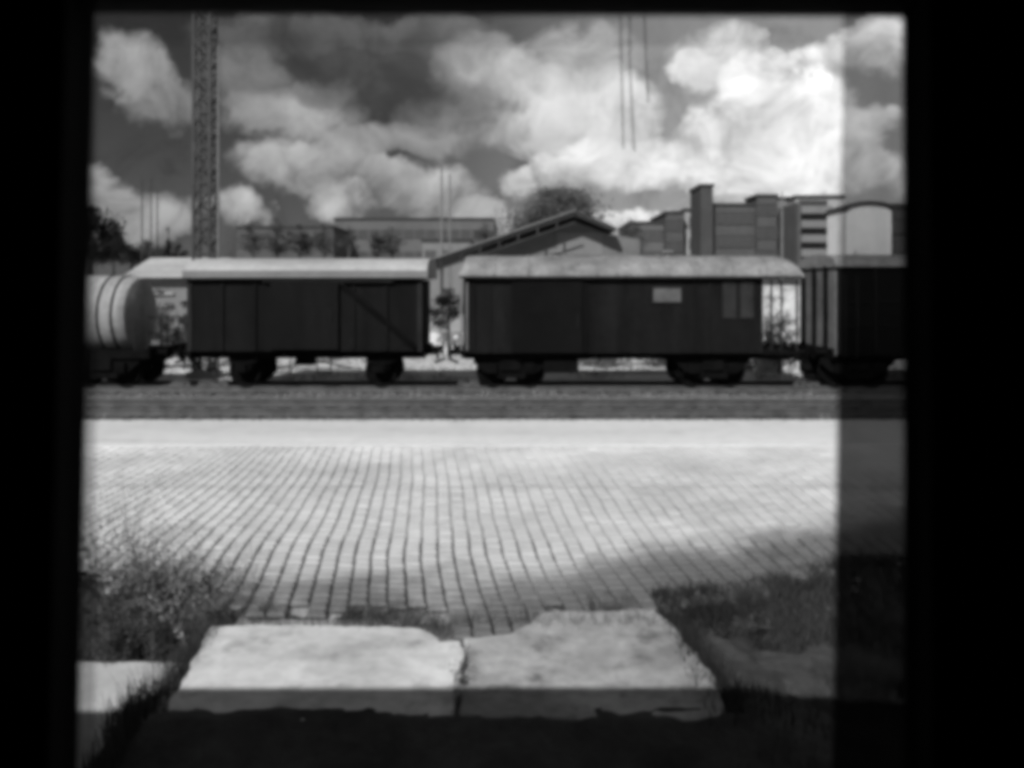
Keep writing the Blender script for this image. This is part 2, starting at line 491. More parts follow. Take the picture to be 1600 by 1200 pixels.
# ------------------------------------------------------------------ concrete slabs in front
def slab(name, poly, z0, z1, m, label, cat, rough=.026, cuts=5):
    bm = bmesh.new()
    pts = []
    n = len(poly)
    for k in range(n):                                        # chipped, uneven outline
        a = Vector(poly[k]); b = Vector(poly[(k + 1) % n]); L = (b - a).length; c = max(2, int(L / .07))
        nrm = Vector((b.y - a.y, a.x - b.x)).normalized()
        for j in range(c):
            p = a.lerp(b, j / c)
            wv = 0 if j == 0 else rough * 2.2 * mnoise.noise(Vector((p.x * 5, p.y * 5, 2)))
            pts.append(p + nrm * wv)
    top = [bm.verts.new((p.x, p.y, z1)) for p in pts]
    f = bm.faces.new(top)
    if f.calc_area() and f.normal.z < 0: pass
    ret = bmesh.ops.extrude_face_region(bm, geom=[f])
    for v in ret['geom']:
        if isinstance(v, bmesh.types.BMVert): v.co.z = z0
    bmesh.ops.recalc_face_normals(bm, faces=bm.faces)
    me = bpy.data.meshes.new(name); bm.to_mesh(me); bm.free()
    o = obj(name, me, m, label=label, cat=cat)
    bevel(o, .022, 2)
    return o
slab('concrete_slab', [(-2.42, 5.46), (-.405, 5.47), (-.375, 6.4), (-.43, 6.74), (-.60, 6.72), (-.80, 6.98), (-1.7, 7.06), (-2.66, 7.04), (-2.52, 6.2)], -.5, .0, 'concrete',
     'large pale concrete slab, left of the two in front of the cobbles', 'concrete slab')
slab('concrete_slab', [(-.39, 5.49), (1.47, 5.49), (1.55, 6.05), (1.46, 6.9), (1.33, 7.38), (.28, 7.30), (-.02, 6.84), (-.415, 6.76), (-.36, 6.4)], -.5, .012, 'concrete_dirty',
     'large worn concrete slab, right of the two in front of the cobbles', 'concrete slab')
slab('lower_slab', [(-5.2, 5.3), (-3.0, 5.3), (-3.0, 6.3), (-2.9, 7.22), (-5.2, 7.22)], -.75, -.40, 'slab_low',
     'low smooth concrete slab beneath the tall weeds on the left', 'concrete slab')
def chunk(pts, seed, label, loc, m='concrete', name='broken_concrete_block', cat='rubble block'):
    r = random.Random(seed); bm = bmesh.new()
    for p in range(26):
        bm.verts.new(((r.random() - .5) * pts[0], (r.random() - .5) * pts[1], (r.random() - .5) * pts[2]))
    res = bmesh.ops.convex_hull(bm, input=bm.verts)
    bmesh.ops.delete(bm, geom=[v for v in bm.verts if not v.link_faces], context='VERTS')
    bmesh.ops.bevel(bm, geom=bm.edges[:], offset=.02, segments=1, affect='EDGES')
    bmesh.ops.triangulate(bm, faces=bm.faces[:]); bmesh.ops.subdivide_edges(bm, edges=bm.edges[:], cuts=3, use_grid_fill=True)
    for v in bm.verts: v.co += Vector((0, 0, 1)) * .04 * pts[2] * mnoise.fractal(v.co * 6, .7, 2, 4) + v.co.normalized() * .12 * pts[2] * mnoise.noise(v.co * 3)
    me = bpy.data.meshes.new(name); bm.to_mesh(me); bm.free()
    o = obj(name, me, m, label=label, cat=cat, loc=loc); return o
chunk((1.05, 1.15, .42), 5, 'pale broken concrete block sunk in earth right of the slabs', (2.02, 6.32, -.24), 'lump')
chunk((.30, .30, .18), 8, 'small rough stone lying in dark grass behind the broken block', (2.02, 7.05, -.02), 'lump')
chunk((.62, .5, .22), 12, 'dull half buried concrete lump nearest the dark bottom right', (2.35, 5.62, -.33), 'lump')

# ------------------------------------------------------------------ railway tracks
slp = None
def track(yc, label, zb=.0, x0=-18, x1=18):
    global slp
    t = empty('railway_track', (0, yc, zb), label, 'railway track', 'tracks between road and wagons')
    for s in (-1, 1):
        r = MB()
        pr = [(-.075, 0), (.075, 0), (.075, .02), (.015, .045), (.015, .13), (.036, .14), (.036, .172), (-.036, .172), (-.036, .14), (-.015, .13), (-.015, .045), (-.075, .02)]
        r.prismx([(a + s * .76, b + .03) for a, b in pr], -60, 60)
        ro = obj('rail', r, 'rail', t)
        h = MB().box(-60, 60, s * .76 - .034, s * .76 + .034, .202, .206)
        obj('rail_head', h, 'rail_top', ro)
    if slp is None:
        slp = MB().box(-.12, .12, -1.3, 1.3, -.10, .028).mesh('sleeper'); slp.materials.append(M['sleeper'])
    x = x0
    while x < x1:
        obj('sleeper', slp, None, t, (x + random.uniform(-.02, .02), random.uniform(-.03, .03), random.uniform(-.012, .006)))
        x += .60
track(19.40, 'empty railway track next to the pale road')
track(24.80, 'railway track carrying the freight wagons', -.12)
# ballast stones, loose
def pebbles(n, x0, x1, y0, y1, z, r0, r1, seed):
    r = np.random.default_rng(seed); b = MB()
    base = [(1, 0, 0), (-1, 0, 0), (0, 1, 0), (0, -1, 0), (0, 0, 1), (0, 0, -1)]
    fs = [(0, 2, 4), (2, 1, 4), (1, 3, 4), (3, 0, 4), (2, 0, 5), (1, 2, 5), (3, 1, 5), (0, 3, 5)]
    for k in range(n):
        cx = r.uniform(x0, x1); cy = r.uniform(y0, y1); s = r.uniform(r0, r1); a = r.uniform(0, 6.28)
        ca, sa = math.cos(a), math.sin(a); j = r.uniform(.6, 1.2, (6,))
        b.add([(cx + (p[0] * ca - p[1] * sa) * s * j[i], cy + (p[0] * sa + p[1] * ca) * s * j[i], z + p[2] * s * .7 * j[i]) for i, p in enumerate(base)], fs)
    me = bpy.data.meshes.new('ballast'); me.from_pydata(b.v, [], b.f); return me
obj('ballast', pebbles(7500, -17, 17, 22.6, 26.8, -.13, .03, .065, 23), 'ballast', kind='stuff')
obj('gravel', pebbles(2600, -13, 13, 17.85, 18.25, .02, .012, .045, 24), 'ballast', kind='stuff')
obj('ballast', pebbles(9500, -17, 17, 18.1, 22.3, -.01, .03, .065, 3), 'ballast', kind='stuff')
def slab_rim(r):
    k = r.random()
    if k < .35: return -2.56 + (r.uniform(5.5, 7.0) - 5.5) * -.06 + r.gauss(-.04, .05), r.uniform(5.45, 7.05), .5 + r.random()
    if k < .6: return r.uniform(-2.6, 1.5), 7.06 + r.gauss(.02, .05), .6 + r.random()
    y = r.uniform(5.5, 7.3); return 1.56 - max(0, y - 6.1) * .17 + r.gauss(.05, .05), y, .5 + r.random()
obj('rubble', pebbles(900, -4.6, 4.6, 4.6, 5.5, -.40, .02, .06, 4), 'dark_soil', kind='stuff')
0 and obj('gravel', pebbles(500, -2.6, 3.6, 6.6, 8.0, .0, .008, .025, 6), 'slab_low', kind='stuff')


# ------------------------------------------------------------------ grass and weeds
def blades(n, fx, h0, h1, wd, seed, lean=.35, seg=3, zfun=None):
    r = random.Random(seed); b = MB()
    for k in range(n):
        p = fx(r)
        if p is None: continue
        x, y, hs = p; z = zfun(x, y) if zfun else 0
        h = r.uniform(h0, h1) * hs; a = r.uniform(0, 6.28); ln = r.uniform(.1, 1) * lean * h; w_ = wd * r.uniform(.6, 1.3)
        wx, wy = math.cos(a + 1.57) * w_, math.sin(a + 1.57) * w_
        k0 = len(b.v)
        for j in range(seg):
            t = j / seg; o = ln * t * t; q = 1 - t * .6
            cx = x + math.cos(a) * o; cy = y + math.sin(a) * o; cz = z + h * t - .01
            b.v.append((cx - wx * q, cy - wy * q, cz)); b.v.append((cx + wx * q, cy + wy * q, cz))
        b.v.append((x + math.cos(a) * ln, y + math.sin(a) * ln, z + h))
        for j in range(seg - 1): b.f.append((k0 + 2 * j, k0 + 2 * j + 1, k0 + 2 * j + 3, k0 + 2 * j + 2))
        b.f.append((k0 + 2 * seg - 2, k0 + 2 * seg - 1, k0 + 2 * seg))
    me = bpy.data.meshes.new('grass'); me.from_pydata(b.v, [], b.f); return me

def strip(r):          # between the slabs and the cobbles
    x = r.uniform(-2.8, 1.5); e = edge_y(x)
    if mnoise.noise(Vector((x * 2.3, .5, .2))) < -.15 + r.uniform(-.1, .1): return None
    return x, e + r.gauss(.0, .16), .4 + .6 * abs(mnoise.noise(Vector((x * 5, 1, 1)))) * 2
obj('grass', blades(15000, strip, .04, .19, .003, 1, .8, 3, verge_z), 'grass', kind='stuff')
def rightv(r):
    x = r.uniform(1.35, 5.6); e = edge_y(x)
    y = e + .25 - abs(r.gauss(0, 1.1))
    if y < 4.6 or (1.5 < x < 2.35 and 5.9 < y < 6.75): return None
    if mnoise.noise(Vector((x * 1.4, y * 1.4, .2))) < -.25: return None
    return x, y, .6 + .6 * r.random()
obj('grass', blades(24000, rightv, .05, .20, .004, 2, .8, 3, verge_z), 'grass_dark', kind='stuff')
def tongues(r):
    x = r.uniform(1.0, 5.0); y = edge_y(x) + abs(r.gauss(0, .55)) - .1
    if mnoise.noise(Vector((x * 1.3 + 4, y * 2.4, .8))) < -.05: return None
    return x, y, .5
obj('grass', blades(9000, tongues, .02, .09, .003, 12, .9, 2, lambda x, y: -.02), 'grass_dark', kind='stuff')
def jointweeds(r):
    i = r.randint(-16, 26); y = 7.3 + abs(r.gauss(0, 1.0)); x = colx(i, y)
    return x + r.gauss(0, .008), y, max(.15, 1 - (y - 7.3) * .5)
obj('grass', blades(4200, jointweeds, .01, .045, .0025, 13, .6, 2, lambda x, y: -.025), 'grass', kind='stuff')
def leftlow(r):
    x = r.uniform(-5.2, -2.95) if r.random() < .93 else r.uniform(-3, -2.5); y = 7.15 + abs(r.gauss(0, .55))
    return x, y, .7 + .5 * r.random()
obj('grass', blades(4500, leftlow, .08, .32, .0035, 5, 1.1, 4, verge_z), 'grass', kind='stuff')
def corner(r):
    x = r.uniform(-3.1, -2.45); y = r.uniform(5.0, 6.5)
    if x > -2.5 + (y - 5) * -.02: return None
    return x, y, .6 + .5 * r.random()
obj('grass', blades(2600, corner, .10, .36, .004, 6, .6, 3, verge_z), 'grass_dark', kind='stuff')
def crack(r):
    y = r.uniform(5.5, 6.6); return -.39 + .03 * math.sin(y * 5) + r.gauss(0, .012), y, .5 + r.random() * (1 if mnoise.noise(Vector((y * 3, 0, 0))) > 0 else .2)
obj('grass', blades(260, crack, .02, .10, .0025, 7, .6, 3, lambda x, y: .0), 'grass', kind='stuff')
obj('grass', blades(4200, slab_rim, .05, .22, .003, 15, .9, 3, lambda x, y: -.09), 'grass_dark', kind='stuff')
def trackside(r):
    x = r.uniform(-14, 14); y = r.choice([18.15, 18.3, 21.6, 22.2, 22.8]) + r.gauss(0, .12)
    if mnoise.noise(Vector((x * .8, y, .2))) < .08: return None
    return x, y, .5 + r.random()
obj('grass', blades(5500, trackside, .05, .18, .006, 8, .6, 2, lambda x, y: -.02), 'grass_dry', kind='stuff')
def behind(r):
    x = r.uniform(-18, 18); y = 26.6 + abs(r.gauss(0, 1.2))
    if mnoise.noise(Vector((x * .6, y * .3, 1.2))) < -.1: return None
    return x, y, .4 + .9 * max(0, mnoise.noise(Vector((x * 1.3, 7, 1.2))) + .3)
obj('grass', blades(5000, behind, .08, .32, .010, 9, .4, 2, lambda x, y: -.06), 'grass', kind='stuff')
def field(r):
    x = r.uniform(-26, 26); y = r.uniform(29, 44)
    return x, y, .5 + r.random()
obj('grass', blades(14000, field, .05, .22, .02, 10, .6, 2, lambda x, y: -.06), 'grass_dry', kind='stuff')


def weed(x, y, z, h, n, seed, label, group=None, m='weed', sp=.22):
    """a clump of tall flowering weeds: stems with side sprays and small leaves"""
    r = random.Random(seed); root = empty('tall_weed', (x, y, z), label, 'weed', group)
    st = MB(); lv = MB()
    for k in range(n):
        bx, by = r.gauss(0, sp * .5), r.gauss(0, sp * .5); a = r.uniform(0, 6.28); ln = r.uniform(.05, .5) * h; hh = h * r.uniform(.5, 1.0)
        pts = [(bx + math.cos(a) * ln * t * t, by + math.sin(a) * ln * t * t, hh * t) for t in (0, .35, .7, 1)]
        st.tube(pts, [.004, .0035, .0025, .0012], 3, False)
        for q in range(62):
            t = r.uniform(.12, 1) ** .8; px = bx + math.cos(a) * ln * t * t; py = by + math.sin(a) * ln * t * t; pz = hh * t
            b = r.uniform(0, 6.28); l = r.uniform(.018, .06) * (1.35 - t * .6) * min(1, .35 + h); wv = l * .22
            dx, dy, dz = math.cos(b) * l, math.sin(b) * l, r.uniform(-.3, .8) * l
            ox, oy = -math.sin(b) * wv, math.cos(b) * wv
            s_ = r.uniform(0, .09) * (t > .45)
            px += math.cos(b) * s_; py += math.sin(b) * s_; pz += s_ * .6
            lv.add([(px, py, pz), (px + dx * .5 + ox, py + dy * .5 + oy, pz + dz * .5), (px + dx, py + dy, pz + dz), (px + dx * .5 - ox, py + dy * .5 - oy, pz + dz * .6)], [(0, 1, 2, 3)])
    obj('stem', st, 'grass', root, kind='stuff')
    me = bpy.data.meshes.new('leaves'); me.from_pydata(lv.v, [], lv.f)
    o = obj('leaves', me, m, root, kind='stuff')
    return root
GW = 'tall weeds along the left edge of the cobbles'
weed(-3.95, 7.45, -.42, 1.45, 34, 1, 'tallest bushy weed against the left window edge', GW)
weed(-3.72, 7.75, -.30, 1.45, 26, 16, 'tall pale weed just behind the tallest one at far left', GW, 'grass_dry')
weed(-3.42, 7.55, -.40, 1.25, 30, 2, 'dense weed second from the left window edge', GW)
weed(-3.12, 7.5, -.32, 1.1, 26, 3, 'feathery tall weed in the middle of the left clump', GW, 'grass_dry', .3)
weed(-3.0, 7.30, -.38, .50, 14, 4, 'short dark weed beside the corner of the pale slab', GW)
weed(-3.62, 7.30, -.42, .60, 18, 17, 'low dark weed at the back edge of the lower slab', GW, 'leaf_mid')
weed(-3.2, 7.28, -.42, .50, 18, 18, 'low leafy weed in front of the feathery one', GW, 'leaf_mid')
weed(-2.62, 7.25, -.1, .30, 9, 5, 'small weed touching the left slab corner', GW)
weed(-2.55, 5.75, -.4, .42, 9, 6, 'dark weed growing in the gap between the two left slabs', None, 'leaf_mid', .12)
weed(-.36, 5.95, -.02, .20, 3, 7, 'thin sprig growing from the crack between the slabs', None, 'leaf_mid', .03)
weed(1.75, 7.05, -.05, .28, 12, 8, 'low dark weed behind the right slab corner', None, 'leaf_dark')
weed(3.15, 6.2, -.25, .30, 12, 9, 'low dark weed at the right beyond the broken block', None, 'leaf_dark')


# ------------------------------------------------------------------ wagons
RZ = .085
YN, YF, YC = 23.35, 26.25, 24.80
def wheelset(parent, x, r=.46):
    ws = empty('wheelset', (x, 0, 0)); ws.parent = parent
    for s in (-1, 1):
        wb = MB(); n = 20; prof = [(.0, .06), (.10, .07), (.12, .03), (r - .08, .03), (r - .05, .06), (r, .06), (r, -.06), (r + .025, -.07), (r + .025, -.10), (r - .08, -.09), (r - .08, -.02), (.0, -.02)]
        k = 0; ring = []
        for a in range(n):
            t = 2 * math.pi * a / n
            for (rr, yy) in prof: wb.v.append((rr * math.cos(t), s * (.80) - s * yy * -1 * 1.0, r + rr * math.sin(t) + RZ))
        m_ = len(prof)
        for a in range(n):
            b_ = (a + 1) % n
            for j in range(m_ - 1): wb.f.append((a * m_ + j, a * m_ + j + 1, b_ * m_ + j + 1, b_ * m_ + j))
        obj('wheel', wb, 'under', ws)
    obj('axle', MB().tube([(0, -1.0, r + RZ), (0, 1.0, r + RZ)], .08, 8), 'under', ws)
    return ws

def roofpoly(w2, ze, zt, n=12, y0=0, lip=.05):
    pts = [(-w2, ze - lip)] + [(-w2 * math.cos(math.pi * k / n), ze + (zt - ze) * math.sin(math.pi * k / n) ** .75) for k in range(n + 1)] + [(w2, ze - lip)]
    return [(a + y0, b) for a, b in pts]

def bogie(parent, x, wb=1.15):
    wb = min(wb, 1.15)
    b = empty('bogie', (x, 0, 0)); b.parent = parent
    fr = MB()
    for s in (-1, 1):
        y = s * 1.05
        fr.prism([(-1.12, .84), (-1.10, .95), (-.45, 1.0), (.45, 1.0), (1.10, .95), (1.12, .84), (.80, .55), (.4, .36), (-.4, .36), (-.80, .55)], y - .06, y + .06)
        for q in (-.28, 0, .28): fr.tube([(q, y - s * .02, .38), (q, y - s * .02, .95)], .09, 8)
    fr.box(-.3, .3, -1.2, 1.2, .6, .95)
    obj('side_frame', fr, 'under', b)
    for q in (-wb / 2, wb / 2):
        wheelset(b, q)
        bx = MB()
        for s in (-1, 1): bx.box(q - .15, q + .15, s * 1.12 - .12, s * 1.12 + .12, .52, .82)
        obj('axle_box', bevel_mesh(bx), 'under', b)
    return b

def bevel_mesh(mb): return mb

def ends(parent, x, s, both=True):
    """buffers, hook and headstock at one end; s is the direction outwards"""
    hb = MB().box(min(x, x + s * .12), max(x, x + s * .12), -1.4, 1.4, .98, 1.26)
    obj('headstock', hb, 'under', parent)
    for sy in (-1, 1):
        bb = MB().tube([(x + s * .12, sy * .88, 1.12), (x + s * .45, sy * .88, 1.12)], .085, 10)
        bb.tube([(x + s * .45, sy * .88, 1.12), (x + s * .50, sy * .88, 1.12)], .22, 14)
        obj('buffer', bb, 'under', parent)
    ch = MB().tube([(x + s * .12, 0, 1.1), (x + s * .55, 0, 1.05), (x + s * .6, 0, .85), (x + s * .3, 0, .72)], .045, 6)
    obj('coupling', ch, 'under', parent)

def at(px, y): return PX(px, y)

# --- covered van with pale roof (left of centre)
xl, xr = at(297, YN), at(656, YN)
cxa = (xl + xr) / 2; hl = (xr - xl) / 2
A = empty('boxcar', (cxa, YC, 0), 'short dark covered freight wagon with a smooth bright curved roof', 'freight wagon')
W2 = 1.45; ZB = PZ(549, YN); ZT = PZ(436, YN)
obj('body', MB().box(-hl, hl, -W2, W2, ZB, ZT), 'wagon', A)
rf = obj('roof', MB().prismx(roofpoly(W2 + .16, PZ(431, YN - .1), 3.96, 16), at(190, 23.2) + 0 * cxa if False else -hl - .12, hl + .22), 'roof', A); smooth(rf, 50)
obj('roof_edge', MB().box(-hl - .14, hl + .25, -W2 - .24, -W2 - .16, PZ(434, YN), PZ(423, YN)), 'roof_edge', A)
for k in range(1, 7):
    q = -hl + k * 2 * hl / 7
    obj('rib', MB().box(q - .035, q + .035, -W2 - .06, -W2, ZB + .05, ZT - .04), 'wagon', A)
obj('brace', MB().beam((hl - 2.35, -W2 - .09, ZT - .08), (hl - .1, -W2 - .09, ZB + .12), .12, .06), 'under', A)
dr = obj('sliding_door', MB().box(-1.0, 1.0, -W2 - .13, -W2 - .07, ZB + .06, ZT - .10), 'wagon', A)
obj('handle', MB().tube([(.8, -W2 - .16, 2.0), (.8, -W2 - .16, 2.45)], .02, 6), 'trim', dr)
obj('door_rail', MB().box(-1.2, 2.6, -W2 - .16, -W2 - .06, ZT - .09, ZT - .04), 'trim', A)
for k in (-1, 1):
    obj('corner_post', MB().box(k * hl - .07, k * hl + .07, -W2 - .05, -W2 + .05, ZB, ZT), 'trim', A)
obj('sole_bar', MB().box(-hl - .12, hl + .12, -1.12, -1.0, .95, ZB - .002).box(-hl - .12, hl + .12, 1.0, 1.12, .95, ZB - .002), 'under', A)
for px in (372, 590):
    q = at(px, YN) - cxa; wheelset(A, q, .48)
    for sy in (-1, 1):
        ax = MB()
        ax.prism([(q - .42, .95), (q + .42, .95), (q + .17, .5), (q - .17, .5)], sy * 1.07 - .05, sy * 1.07 + .05)
        ax.prism([(q - .55, .90), (q - .3, .80), (q, .76), (q + .3, .80), (q + .55, .90), (q + .3, .88), (q, .86), (q - .3, .88)], sy * 1.15 - .04, sy * 1.15 + .04)
        ax.box(q - .15, q + .15, sy * 1.15 - .1, sy * 1.15 + .1, .55, .78)
        obj('axle_guard', ax, 'under', A)
ends(A, hl, 1); ends(A, -hl, -1)
for q in (-.9, .3):
    obj('step', MB().beam((q, -1.2, .98), (q, -1.2, .55), .03).beam((q + .4, -1.2, .98), (q + .4, -1.2, .55), .03).box(q - .03, q + .43, -1.3, -1.12, .53, .56), 'under', A)
obj('brake_gear', MB().beam((-.2, -.5, .9), (1.2, -.5, .60), .04).beam((-1.4, -.6, .6), (1.5, -.6, .6), .03).tube([(-.5, -.6, .80), (.1, -.6, .80)], .11, 10), 'under', A)

# --- old service van (centre, long) with a round-cornered weathered roof and an open end platform
xl, xr = at(724, YN), at(1250, YN)
cxb = (xl + xr) / 2; hl = (xr - xl) / 2
B = empty('boxcar', (cxb, YC, 0), 'long old dark wagon with grey weathered roof and small high window', 'freight wagon')
xe = at(1192, YN) - cxb                                       # where the body ends and the platform begins
ZB = PZ(552, YN); ZT = PZ(430, YN)
obj('body', MB().box(-hl, xe, -W2, W2, ZB, ZT), 'wagon2', B)
rme_ = MB(); sec = []
nseg = 70
for k in range(nseg + 1):                                     # roof drops and rounds off at both ends
    t = k / nseg; x = -hl - .12 + t * (2 * hl + .20)
    e = min((x + hl + .12) / .22, (hl + .08 - x) / .55, 1.0); e = max(e, 0.0)
    q = math.sqrt(max(0, 1 - (1 - e) ** 2)); zt = 3.40 + (4.04 - 3.40) * (.30 + .70 * q) + .012 * mnoise.noise(Vector((x * 2, 0, 0)))
    sec.append([(x, a * (1), b) for a, b in roofpoly(W2 + .14, 3.40, zt, 14)])
n = len(sec[0])
for s_ in sec: rme_.v += s_
for k in range(nseg):
    for j in range(n): rme_.f.append((k * n + j, k * n + (j + 1) % n, (k + 1) * n + (j + 1) % n, (k + 1) * n + j))
rme_.f.append(tuple(range(n))); rme_.f.append(tuple(nseg * n + j for j in range(n))[::-1])
rf = obj('roof', rme_, 'roof2', B); smooth(rf, 50)
for k in range(9):
    q = -hl + .9 + k * 1.0
    rs = MB(); pl = [(a * 1.006, b + .014) for a, b in roofpoly(W2 + .14, 3.42, 4.04, 14)[1:-1]]
    for (a, b), (c, d) in zip(pl, pl[1:]): rs.beam((q, a, b), (q, c, d), .05, .03)
    obj('roof_seam', rs, 'roof2', rf)
for px in (1040, 868):
    v_ = MB().tube([(0, 0, 3.95), (0, 0, 4.14)], .10, 10).tube([(0, 0, 4.14), (0, 0, 4.19)], [.20, .13], 10)
    obj('roof_vent', v_, 'roof2', B, (at(px, YC) - cxb, -.35, 0))
obj('gutter', MB().box(-hl - .1, hl, -W2 - .2, -W2 - .12, 3.33, 3.39), 'trim', B)
x0, x1 = at(1018, YN) - cxb, at(1066, YN) - cxb; z0, z1 = PZ(474, YN), PZ(447, YN)
wn = obj('window', MB().box(x0 + .04, x1 - .04, -W2 - .025, -W2 - .002, z0 + .04, z1 - .04), 'window', B)
obj('window_frame', MB().box(x0, x1, -W2 - .05, -W2 - .026, z0 - .0, z0 + .05).box(x0, x1, -W2 - .05, -W2 - .026, z1 - .05, z1).box(x0, x0 + .05, -W2 - .05, -W2 - .026, z0 + .05, z1 - .05).box(x1 - .05, x1, -W2 - .05, -W2 - .026, z0 + .05, z1 - .05), 'trim', wn)
x0, x1 = at(1128, YN) - cxb, at(1178, YN) - cxb; z0, z1 = PZ(498, YN), PZ(438, YN)
for (a, b) in ((x0, (x0 + x1) / 2 - .04), ((x0 + x1) / 2 + .04, x1)):
    wn = obj('window', MB().box(a + .03, b - .03, -W2 - .02, -W2 - .002, z0 + .05, z1 - .05), mat('dusty_glass', .022, .5, 2, .35), B)
    obj('window_frame', MB().box(a, b, -W2 - .045, -W2 - .021, z0, z0 + .05).box(a, b, -W2 - .045, -W2 - .021, z1 - .05, z1).box(a, a + .04, -W2 - .045, -W2 - .021, z0 + .05, z1 - .05).box(b - .04, b, -W2 - .045, -W2 - .021, z0 + .05, z1 - .05), 'trim', wn)
d0, d1 = at(800, YN) - cxb, at(910, YN) - cxb
dr = obj('sliding_door', MB().box(d0, d1, -W2 - .09, -W2 - .03, ZB + .02, ZT - .12), 'wagon3', B)
obj('handle', MB().tube([(d1 - .15, -W2 - .12, 1.9), (d1 - .15, -W2 - .12, 2.3)], .02, 6), 'trim', dr)
obj('door_rail', MB().box(d0 - .2, d1 + 1.9, -W2 - .12, -W2 - .03, ZT - .11, ZT - .05), 'trim', B)
for px in (740, 766, 916, 1085, 1110):
    q = at(px, YN) - cxb
    obj('post', MB().box(q - .035, q + .035, -W2 - .05, -W2, ZB + .02, ZT - .02), 'wagon2', B)
for px in (730, 721):
    q = at(px, YN) - cxb
    obj('drain_pipe' if px == 730 else 'handrail', MB().tube([(q, -W2 - .08, ZB + .1), (q, -W2 - .08, 3.2)], .03, 6), 'post', B)
for px in (1206, 1222, 1246):
    q = at(px, YN) - cxb
    obj('platform_post', MB().box(q - .025, q + .025, -W2 + .02, -W2 + .07, ZB, 3.28), 'trim', B)
obj('platform', MB().box(xe + .002, hl - .02, -W2, W2, ZB - .06, ZB + .05), 'under', B)

obj('sole_bar', MB().box(-hl, hl, -1.12, -.98, .93, ZB - .002).box(-hl, hl, .98, 1.12, .93, ZB - .002), 'under', B)
bogie(B, at(798, YN) - cxb, 1.25 * .9); bogie(B, at(1118, YN) - cxb, 1.25)
obj('battery_box', MB().box(at(850, YN) - cxb, at(905, YN) - cxb, -1.25, -.6, PZ(584, YN), .93), 'under', B)
obj('truss_rod', MB().beam((-3.3, -1.05, .93), (-1.2, -1.05, .52), .035).beam((-1.2, -1.05, .52), (2.2, -1.05, .52), .035).beam((2.2, -1.05, .52), (3.0, -1.05, .93), .035), 'under', B)
ends(B, hl - .1, 1); ends(B, -hl + .05, -1)

# --- dark box wagon at the right, cut by the window edge
x0 = at(1308, YN); x1 = x0 + 8.6; cxc = (x0 + x1) / 2; hl = (x1 - x0) / 2
Cw = empty('boxcar', (cxc, YC, 0), 'dark box wagon at the right, partly hidden behind the window edge', 'freight wagon')
ZB = PZ(556, YN); ZT = PZ(414, YN)
obj('body', MB().box(-hl, hl, -W2, W2, ZB, ZT), 'wagon3', Cw)
rf = obj('roof', MB().prismx(roofpoly(W2 + .12, ZT, 4.08, 14), -hl - .1, hl + .1), 'roof2', Cw); smooth(rf, 50)
for k in range(9):
    q = -hl + .05 + k * (2 * hl - .1) / 8
    obj('rib', MB().box(q - .05, q + .05, -W2 - .07, -W2, ZB + .05, ZT - .04), 'wagon2', Cw)
obj('end_wall', MB().prismx(roofpoly(W2 - .02, ZT + .02, 4.02, 14, lip=ZT + .02 - ZB - .02), -hl - .05, -hl - .002), 'end', Cw)
for q in (-.85, .05, .95):
    obj('end_post', MB().box(-hl - .16, -hl - .052, q - .06, q + .06, ZB, ZT - .02), 'under', Cw)
for z in (1.9, 2.6): obj('side_rail', MB().box(-hl + .1, hl - .1, -W2 - .045, -W2 - .002, z, z + .06), 'wagon2', Cw)
obj('sole_bar', MB().box(-hl, hl, -1.12, -.98, .9, ZB - .002).box(-hl, hl, .98, 1.12, .9, ZB - .002), 'under', Cw)
bogie(Cw, at(1348, YN) - cxc); bogie(Cw, hl - 1.3)
ends(Cw, hl, 1); ends(Cw, -hl, -1)
obj('ladder', MB().beam((-hl + .2, -W2 - .09, 1.0), (-hl + .2, -W2 - .09, 3.4), .03).beam((-hl + .55, -W2 - .09, 1.0), (-hl + .55, -W2 - .09, 3.4), .03), 'trim', Cw)

# --- tank wagon at the left
xr = at(196, YN); hl = 4.4; cxt = xr - hl + .35
T = empty('tank_wagon', (cxt, YC, 0), 'pale banded tank wagon at the far left behind the window edge', 'tank wagon')
zc = (PZ(428, YN) + PZ(520, YN)) / 2 + .0; R_ = 1.22
zc = 2.22
tb = MB(); nn = 28; xe_ = xr - cxt
prof = [(-hl + .2, .0), (-hl + .22, .6), (-hl + .32, 1.0), (-hl + .5, R_)] + [(xe_ - .42, R_), (xe_ - .22, R_ * .93), (xe_ - .07, R_ * .66), (xe_, .3), (xe_, 0)]
for k in range(nn):
    t = 2 * math.pi * k / nn
    for (x, r_) in prof: tb.v.append((x, r_ * math.cos(t), zc + r_ * math.sin(t)))
m_ = len(prof)
for k in range(nn):
    for j in range(m_ - 1): tb.f.append((k * m_ + j, k * m_ + j + 1, ((k + 1) % nn) * m_ + j + 1, ((k + 1) % nn) * m_ + j))
o = obj('tank', tb, 'tank', T); smooth(o, 40)
for px in (150, 172):
    q = at(px, YN + .2) - cxt; bd = MB()
    pts = [(q, (R_ + .012) * math.cos(a), zc + (R_ + .012) * math.sin(a)) for a in [2 * math.pi * j / 28 for j in range(28)]]
    for a, b in zip(pts, pts[1:] + pts[:1]): bd.beam(a, b, .07, .025)
    obj('tank_band', bd, 'trim', T)
obj('dome', MB().tube([(.2, 0, zc + R_ - .1), (.2, 0, zc + R_ + .35)], .35, 14), 'tank', T)
obj('walkway', MB().box(-1.5, 1.8, -.45, .45, zc + R_ + .08, zc + R_ + .11), 'trim', T)
obj('sole_bar', MB().box(-hl, xe_ + .55, -1.2, -1.05, .95, 1.2).box(-hl, xe_ + .55, 1.05, 1.2, .95, 1.2), 'under', T)
